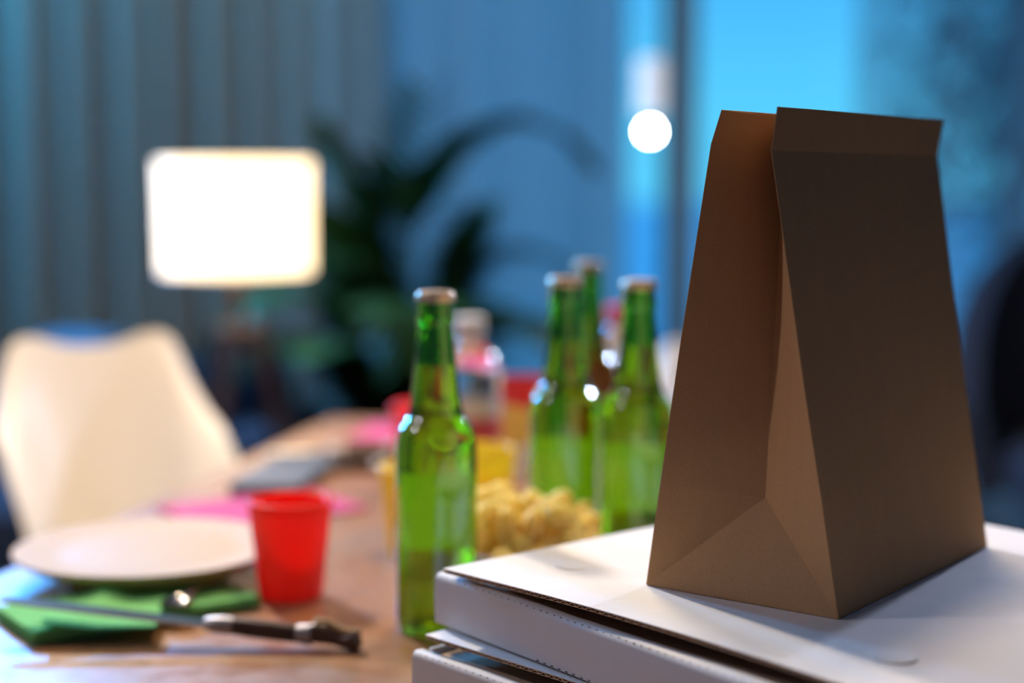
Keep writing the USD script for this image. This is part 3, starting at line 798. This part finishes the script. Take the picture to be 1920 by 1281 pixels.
m_ = 0.5
front_l = [(D, 0.0, 0.0), (D - 0.0105, 0.0, 0.0600), (D * 0.5 + ufc * 0.5 - 0.0005, 0.0, hc * 0.5), (ufc, 0.0, hc), (uft, 0.0006, ht)]
front_r = [(D, W, 0.0), (D - 0.0105, W + 0.001, 0.0600), (D * 0.5 + ufc * 0.5 - 0.0005, W + 0.004, hc * 0.5), (ufc, wr - 0.001, hc), (uft, wr, ht)]
back_l = [(0.0, 0.0, 0.0), (0.0090, 0.0, 0.0606), (D * 0 + ubc * 0.52, 0.0, hc * 0.55), (ubc, 0.0, hc + 0.004), (ubt, 0.0004, ht - 0.0008)]
back_r = [(0.0, W, 0.0), (0.0090, W + 0.001, 0.0606), (ubc * 0.52, W + 0.004, hc * 0.55), (ubc, wr - 0.001, hc + 0.002), (ubt, wr, ht - 0.001)]
obj('front_panel', ruled(front_l, front_r, 40, TH, 0.0012, 3), 'kraft', bag, smooth=12)
obj('back_panel', ruled(back_l, back_r, 40, TH, 0.0012, 5), 'kraft', bag, smooth=12)
obj('bottom', quad_sheet((0, 0, 0), (D, 0, 0), (D, W, 0), (0, W, 0), 8, 12, TH), 'kraft', bag)
for name, ap, gm, g_, fl, bl, y0, sgn in (('l', ap_l, gm_l, g_l, front_l, back_l, 0.0, 1), ('r', ap_r, gm_r, g_r, front_r, back_r, W, -1)):
    gs = obj('side_gusset', cat_(
        # upper back half, upper front half, then the fold triangles round the apex
        ruled([bl[1], bl[2], bl[3], bl[4]], [ap, tuple(np.array(ap) * 0.5 + np.array(gm) * 0.5), gm, g_], 16, TH, 0.0010, 21),
        ruled([ap, tuple(np.array(ap) * 0.5 + np.array(gm) * 0.5), gm, g_], [fl[1], fl[2], fl[3], fl[4]], 16, TH, 0.0006, 23)), 'kraft', bag, smooth=12)
    mid = (D * 0.5, y0 + sgn * 0.0012, 0.0)
    obj('fold_triangle', cat_(
        ruled([bl[0], bl[1]], [tuple(np.array(bl[0]) * 0.999 + np.array(ap) * 0.001), ap], 12, TH, 0.0004, 25),
        ruled([fl[0], fl[1]], [tuple(np.array(fl[0]) * 0.999 + np.array(ap) * 0.001), ap], 12, TH, 0.0004, 27)), 'kraft', gs, smooth=12)
    obj('base_triangle', cat_(
        ruled([bl[0], bl[0]] if False else [bl[0], ap], [mid, ap], 12, TH, 0.0003, 29),
        ruled([mid, ap], [fl[0], ap], 12, TH, 0.0003, 31)), 'kraft', gs, smooth=12)

# ------------------------------------------------------------------ green bottles
def green_bottle(label, loc, rotz, lab_span, group=None):
    t = thing('beer_bottle', label, 'bottle', loc, rotz, group)
    r = 0.0293
    outer = [(0, 0.003), (0.018, 0.0015), (0.024, 0.0), (0.0275, 0.0012), (r, 0.005), (r, 0.124), (0.0290, 0.132), (0.0280, 0.1400), (0.0256, 0.1475), (0.0215, 0.1535), (0.0188, 0.160),
             (0.0163, 0.178), (0.0142, 0.198), (0.0127, 0.213), (0.0122, 0.2205), (0.0134, 0.2225), (0.0136, 0.2265), (0.0122, 0.229), (0.0122, 0.2365), (0.0112, 0.2395)]
    from scipy.interpolate import PchipInterpolator
    oz = np.array(outer[4:15])
    zz_ = np.concatenate([np.linspace(0.005, 0.118, 8), np.linspace(0.121, oz[-1, 1], 40)])
    op = np.column_stack([PchipInterpolator(oz[:, 1], oz[:, 0])(zz_), zz_])
    outer = outer[:4] + [tuple(q) for q in op] + outer[15:]
    cavity = [(0.0086, 0.2395), (0.0090, 0.22), (0.0104, 0.212), (0.0119, 0.197), (0.0125, 0.1922), (0, 0.1918)]
    obj('glass', lathe(outer + cavity, 64), 'green_glass', t, smooth=35)
    liq = [(0, 0.0085), (0.020, 0.0075), (0.0262, 0.011), (0.0266, 0.122), (0.0262, 0.132), (0.0250, 0.1395), (0.0226, 0.1468), (0.0186, 0.1525), (0.0161, 0.159), (0.0137, 0.178), (0.0122, 0.1912), (0, 0.1914)]
    obj('beer', lathe(liq, 64), 'beer', t, smooth=35)
    cap = lathe([(0, 0.2405), (0.0122, 0.2400), (0.0134, 0.2362), (0.0139, 0.2362), (0.0135, 0.2412), (0.0126, 0.2432), (0.010, 0.2438), (0, 0.2438)], 84,
                lambda a, z: 1 + (0.035 * np.sin(21 * a) if z < 0.2390 else 0))
    obj('crown_cap', cap, 'crown_cap', t, smooth=40)
    a0, a1 = lab_span
    aa = np.radians(np.linspace(a0, a1, 40))
    g = np.stack([np.stack([(r + 0.0003) * np.cos(aa), (r + 0.0003) * np.sin(aa), np.full(40, z)], 1) for z in np.linspace(0.054, 0.110, 5)])
    obj('label', sheet(g, 0.00018), 'label_paper', t, smooth=60)
    return t


green_bottle('capped green glass beer bottle nearest the front, beside the pizza boxes', (-0.0542, 1.1227, T), 0, (40, 182))
green_bottle('green glass beer bottle right behind the heap of corn puffs', (0.0430, 1.290, T), 0, (30, 172))
green_bottle('green glass beer bottle farthest back, partly hidden by another bottle', (0.0742, 1.536, T), 0, (30, 170))
green_bottle('green glass beer bottle just left of the paper bag', (0.1000, 1.256, T), 0, (45, 190))

# ------------------------------------------------------------------ clear water bottles
def water_bottle(label, loc, capmat, lab):
    t = thing('water_bottle', label, 'bottle', loc, 0)
    ribs = []
    for z in np.linspace(0.006, 0.052, 13):
        ribs.append((0.0322 - 0.0010 * (1 + math.sin(z * 520)) * 0.5, z))
    prof = [(0, 0.004), (0.02, 0.0015), (0.027, 0.0), (0.031, 0.002)] + ribs + [(0.0315, 0.056), (0.0312, 0.080), (0.0315, 0.104), (0.0325, 0.110), (0.0325, 0.122), (0.0305, 0.135), (0.025, 0.147), (0.018, 0.1555), (0.0135, 0.160), (0.0128, 0.164), (0.0128, 0.170), (0, 0.170)]
    obj('bottle_body', lathe(prof, 56), 'clear_plastic', t, smooth=45)
    obj('neck_ring', lathe([(0.0126, 0.1625), (0.0160, 0.1625), (0.0160, 0.1645), (0.0126, 0.1645), (0.0126, 0.1625)], 36), 'clear_plastic', t)
    obj('cap', lathe([(0.0133, 0.1655), (0.0152, 0.1655), (0.0152, 0.1815), (0.0140, 0.1832), (0, 0.1832), (0, 0.1712), (0.0133, 0.1712), (0.0133, 0.1655)], 72, lambda a, z: 1 + 0.012 * np.sin(36 * a) * (0.166 < z < 0.182)), capmat, t)
    if lab:
        aa = np.linspace(0, 2 * PI, 60)
        g = np.stack([np.stack([0.0318 * np.cos(aa), 0.0318 * np.sin(aa), np.full(60, z)], 1) for z in np.linspace(0.058, 0.102, 4)])
        obj('label', sheet(g, 0.0002), 'water_label', t, smooth=60)


water_bottle('clear plastic water bottle with a white cap and red label behind the front beer bottle', (-0.0430, 1.620, T), 'white_cap', True)
water_bottle('clear plastic water bottle with a red cap between the rear beer bottles', (0.1195, 1.765, T), 'red_cap', False)

# ------------------------------------------------------------------ cups
def cup(name, label, loc, mat):
    t = thing(name, label, 'cup', loc)
    body = [(0, 0.0035), (0.0205, 0.0035), (0.0222, 0.0), (0.0240, 0.0), (0.0248, 0.004), (0.0318, 0.070), (0.0308, 0.0735), (0.0300, 0.072), (0.0236, 0.0055), (0, 0.0052)]
    obj('body', lathe(body, 56), mat, t, smooth=40)
    rim = [(0.0306 + 0.0030 * math.cos(a), 0.0735 + 0.0038 * math.sin(a)) for a in np.linspace(0, 2 * PI, 13)]
    obj('rim', lathe(rim, 56), mat, t, smooth=60)


cup('plastic_cup', 'red plastic cup in front, beside the cream plate', (-0.1716, 1.212, T), 'red_plastic')
cup('plastic_cup', 'red plastic cup farther back, mostly hidden behind the front beer bottle', (-0.0990, 1.735, T), 'red_plastic')
cup('plastic_cup', 'yellow plastic cup peeking out left of the front beer bottle', (-0.0830, 1.360, T), 'yellow_plastic')
cup('plastic_cup', 'yellow plastic cup right behind the corn puffs, by the front beer bottle', (-0.0285, 1.452, T), 'yellow_plastic')

# ------------------------------------------------------------------ plate, napkins, cutlery
t = thing('dinner_plate', 'cream round plate on the near left corner of the table', 'plate', (-0.2935, 1.263, T))
obj('plate_body', lathe([(0, 0.004), (0.052, 0.004), (0.055, 0.0), (0.060, 0.0), (0.063, 0.004), (0.085, 0.014), (0.103, 0.0245), (0.1062, 0.0272), (0.1058, 0.0288), (0.102, 0.0282), (0.080, 0.0250), (0.066, 0.0235), (0, 0.0225)], 72), 'stoneware_cream', t, smooth=50)
obj('foot_ring', lathe([(0.0535, 0.0008), (0.0545, -0.0001), (0.0605, -0.0001), (0.0615, 0.0008), (0.0535, 0.0008)], 60), 'stoneware_cream', t)

nd = np.array([0.816, 0.578])
nrot = math.degrees(math.atan2(nd[1], nd[0]))


def napkin(label, corner, w, d, z, mat, seed, curl=0.0, group=None, thick=0.0016, rot=nrot, lift=0.0):
    """A folded paper napkin: two leaves joined along one fold; the near corner is its origin."""
    t = thing('paper_napkin', label, 'napkin', (corner[0], corner[1], z), rot, group)
    nu, nv = 26, 16
    u, v = np.meshgrid(np.linspace(0, 1, nu), np.linspace(0, 1, nv), indexing='ij')
    for leaf in range(2):
        zz = thick * (0.25 + 0.5 * leaf) + 0.0003 * (meshkit.noise(np.stack([u * 5, v * 4, 0 * u + seed + leaf], -1), seed) - 0.5)
        if leaf and curl:
            zz = zz + curl * (np.exp(-((u - 0.42) / 0.16) ** 2) * np.clip(1.15 * v - 0.1, 0, 1) ** 1.5 + 0.55 * np.clip(1 - u * 2.2, 0, 1) * np.clip(1 - v * 1.3, 0, 1) + 0.25 * np.clip(u * 3 - 2.1, 0, 1) * v)
        obj('leaf', sheet(np.stack([u * w, v * d, zz], -1), thick * 0.35), mat, t, smooth=60)
    obj('fold', tube([(0.0, d - 0.0004, thick * 0.5), (w, d - 0.0004, thick * 0.5)], thick * 0.42, 8), mat, t)


ncorner = np.array([-0.3305, 1.0763])
NZ = 6
for k in range(NZ):
    off = np.array([rng.uniform(-0.002, 0.002), rng.uniform(-0.002, 0.002)])
    napkin(('lowest', 'second lowest', 'third', 'fourth', 'fifth', 'topmost full-size')[k] + ' folded green paper napkin of the stack by the cream plate', ncorner + off, 0.172, 0.084, T + 0.0002 + 0.0017 * k, 'napkin_green', 30 + k, group='green napkins in the stack')
napkin('small curled green paper napkin on top of its stack, under the knife blade', ncorner + np.array([0.004, 0.001]), 0.078, 0.092, T + 0.0104, 'napkin_green', 41, curl=0.008, rot=6.0)
PKS = [((-0.2800, 1.4393), nrot, 0.17, 0.12, 'pink paper napkin lying behind the cream plate and red cup'),
       ((-0.208, 1.965), -12.0, 0.20, 0.125, 'pink paper napkin lying near the far edge of the table')]
for (c, rot, w, d, lab) in PKS:
    napkin(lab, c, w, d, T + 0.0002, 'pink_paper', int(c[1] * 50), rot=rot, thick=0.003)


def knife(label, loc, rotz, blade=0.13, tilt=None, group=None):
    """Local: the bolster at the origin, the handle along +x, the blade along -x."""
    t = thing('table_knife', label, 'knife', loc, rotz, group, tilt=tilt)
    x = np.linspace(0, 1, 20)
    g = np.zeros((20, 5, 3))
    for i, s in enumerate(x):
        wd = 0.0085 * (1 - 0.12 * s) * (1 if s < 0.8 else max(0.02, math.sqrt(max(0, 1 - ((s - 0.8) / 0.2) ** 2))))
        for j in range(5):
            q = j / 4
            g[i, j] = (-0.004 - s * blade, -wd + 2 * wd * q, 0.006 + 0.0002 * q)
    obj('blade', sheet(g, 0.0014), 'steel', t, smooth=40)
    obj('bolster', tube([(-0.010, 0, 0.006), (-0.004, 0, 0.0062), (0.004, 0, 0.0065), (0.010, 0, 0.0068)], [0.0045, 0.0060, 0.0066, 0.0062], 14), 'steel_brushed', t, smooth=50)
    hx = np.array([0.009, 0.02, 0.035, 0.050, 0.056])
    obj('handle', tube(np.stack([hx, 0 * hx, 0.0068 + 0 * hx], 1), [0.0060, 0.0066, 0.0068, 0.0066, 0.0064], 14), 'knife_wood', t, smooth=50)
    obj('collar', tube([(0.055, 0, 0.0068), (0.060, 0, 0.0070), (0.066, 0, 0.0074)], [0.0066, 0.0072, 0.0074], 14), 'steel_brushed', t, smooth=50)
    hx = np.linspace(0.064, 0.100, 12)
    rr = 0.0064 + 0.0014 * np.sin((hx - 0.064) / 0.036 * 2.6 * PI)
    rr[-1] = 0.0045
    zz = 0.0076 + 0.0016 * np.sin((hx - 0.064) / 0.036 * 2 * PI + 0.6)
    obj('pommel', tube(np.stack([hx, 0.0012 * np.sin(hx * 190), zz], 1), rr, 14), 'knife_wood', t, smooth=50)
    br = [(0.067, 0.0, 0.0152), (0.075, 0.002, 0.0162), (0.083, 0.0005, 0.0140), (0.091, -0.001, 0.0128), (0.099, 0.0, 0.0140)]
    obj('inlay', tube(spline(br, 18), np.linspace(0.0034, 0.0022, 18), 10), 'beech', t, smooth=50)
    return t


k0 = knife('table knife with a dark wooden handle lying across the green napkins', (-0.2032, 1.0785, T + 0.0085), -6.5, 0.158, tilt=(0, 5.0, 0))
sp = thing('teaspoon', 'small steel spoon on the green napkins, its handle reaching under the cream plate', 'spoon', (-0.2440, 1.1420, T + 0.0107), 77)
hs = spline([(0.012, 0, 0.0045), (0.030, 0, 0.0062), (0.055, 0, 0.0035), (0.078, 0, -0.0035)], 24)
obj('handle', tube(hs, np.interp(np.linspace(0, 1, 24), [0, 0.25, 0.8, 1], [0.0028, 0.0022, 0.0034, 0.0030]), 12, squash=0.5), 'steel', sp, smooth=50)
ug, vg = np.meshgrid(np.linspace(0, 1, 9), np.linspace(0, 2 * PI, 29), indexing='ij')
obj('spoon_bowl', sheet(np.stack([0.017 * ug * np.cos(vg) - 0.002, 0.0108 * ug * np.sin(vg) * (1 - 0.15 * np.cos(vg)), 0.0008 + 0.0042 * ug ** 2], -1), 0.0009), 'steel', sp, smooth=50)

# spare knives in a heap farther back
for i, (x, y, z, rz, ty, lab) in enumerate((
        (-0.2080, 1.745, T, -6, 0.0, 'spare wooden-handled knife nearest the front of the heap behind the red cup'),
        (-0.2000, 1.790, T, 3, 0.0, 'spare wooden-handled knife in the middle of the heap behind the red cup'),
        (-0.1900, 1.835, T, -3, 0.0, 'spare wooden-handled knife at the back of the heap behind the red cup'),
        (-0.1980, 1.768, T + 0.0135, 8, 0.0, 'spare wooden-handled knife lying on top of the heap behind the red cup'))):
    knife(lab, (x, y, z), rz, 0.075)

t = thing('notebook', 'flat grey notebook lying by the left edge of the table', 'notebook', (-0.2915, 1.608, T), -7.3)
obj('cover', rbox(0.074, 0.205, 0.0022, 0.0008, (0.037, 0.1025, 0.0113)), 'slate_grey', t)
obj('cover', rbox(0.074, 0.205, 0.0022, 0.0008, (0.037, 0.1025, 0.0012)), 'slate_grey', t)
obj('pages', rbox(0.070, 0.200, 0.0078, 0.0006, (0.0365, 0.1025, 0.0062)), 'black_metal', t)

# ------------------------------------------------------------------ snacks
t = thing('snack_pouch', 'stand-up snack pouch with red top, yellow middle and white foot', 'pouch', (0.036, 1.700, T), 3)
pw, ph = 0.100, 0.1130
u, v = np.meshgrid(np.linspace(-1, 1, 25), np.linspace(0, 1, 25), indexing='ij')
pf = 0.022 * np.clip(1 - u ** 4, 0, 1) * (1 - v) ** 0.7 * np.clip(1.0 - v ** 6, 0, 1) + 0.0008
wob = 0.0012 * (meshkit.fbm(np.stack([u * 4, v * 5, 0 * u], -1), 3, 4) - 0.5) * 2
for name, s in (('front_face', -1), ('back_face', 1)):
    obj(name, sheet(np.stack([pw / 2 * u * (1 - 0.02 * np.sin(PI * v)), s * (pf + wob), v * ph + 0.0002], -1), 0.0004), 'pouch_print', t, smooth=60)
obj('top_seal', rbox(pw, 0.0016, 0.010, 0.0003, (0, 0, ph - 0.004)), 'red_plastic', t)

BX, BY, BR = 0.018, 1.192, 0.060
t = thing('snack_bowl', 'small white bowl under the heap of corn puffs behind the pizza boxes', 'bowl', (BX, BY, T))
obj('bowl_body', lathe([(0, 0.003), (0.028, 0.003), (0.030, 0.0), (0.034, 0.0), (0.036, 0.004), (0.052, 0.024), (BR, 0.046), (BR - 0.0012, 0.0472), (BR - 0.0030, 0.046), (0.049, 0.026), (0.034, 0.0075), (0, 0.0065)], 56), 'bowl_white', t, smooth=50)
obj('foot_ring', lathe([(0.029, 0.0006), (0.030, -0.0001), (0.0345, -0.0001), (0.0355, 0.0006), (0.029, 0.0006)], 48), 'bowl_white', t)


def puff_mesh(seed):
    r = np.random.default_rng(seed)
    m = trimesh.creation.icosphere(3, 1.0)
    v = m.vertices.copy()
    v[:, 0] *= 1.45
    n = 1 + 0.30 * (meshkit.fbm(v * 1.7 + seed * 5.1, 3, seed) - 0.5) * 2 + 0.10 * (meshkit.noise(v * 5, seed) - 0.5)
    v = v * n[:, None]
    v[:, 2] += 0.28 * v[:, 0] ** 2 * 0.5            # bent like a curl
    v -= v.mean(0)
    v /= np.abs(v).max() / 1.35
    m.vertices = v
    return m


# drop the puffs one by one so that each rests on the bowl or on those below it
pr = 0.0108
spots = []
r2 = np.random.default_rng(12)
for k in range(150):
    best = None
    for _ in range(14):
        rad = (BR - 0.010) * math.sqrt(r2.random()) * (1.0 if k < 60 else 0.80)
        a = r2.random() * 2 * PI
        x, y = rad * math.cos(a), rad * math.sin(a)
        z = 0.0075 + pr + max(0, (rad - 0.028)) * 0.9
        for (px, py, pz) in spots:
            d2 = (x - px) ** 2 + (y - py) ** 2
            lim = (1.72 * pr) ** 2
            if d2 < lim:
                z = max(z, pz + math.sqrt(lim - d2))
        z += 0.35 * rad * (z > 0.05)
        if best is None or z < best[2]:
            best = (x, y, z)
    x, y, z = best
    z -= 0.35 * math.hypot(x, y) * (z > 0.05)
    if z < 0.080 - 0.35 * max(0, x - 0.005):
        spots.append((x, y, z))
protos = []
for k, (x, y, z) in enumerate(spots):
    s = pr * r2.uniform(0.88, 1.12)
    tl = tuple(r2.uniform(-180, 180, 3))
    lab, grp = 'yellow corn puff snack in the heap behind the pizza boxes', 'corn puffs in the bowl'
    if k < 6:
        q = thing('corn_puff', lab, 'snack', (BX + x, BY + y, T + z), 0, grp, tilt=tl, scale=(s, s, s))
        obj('puff', puff_mesh(k + 1), 'puff', q, smooth=60)
        protos.append(q)
    else:
        copy_of(protos[k % 6], 'corn_puff', (BX + x, BY + y, T + z), 0, lab, 'snack', grp, tilt=tl, scale=(s, s, s))
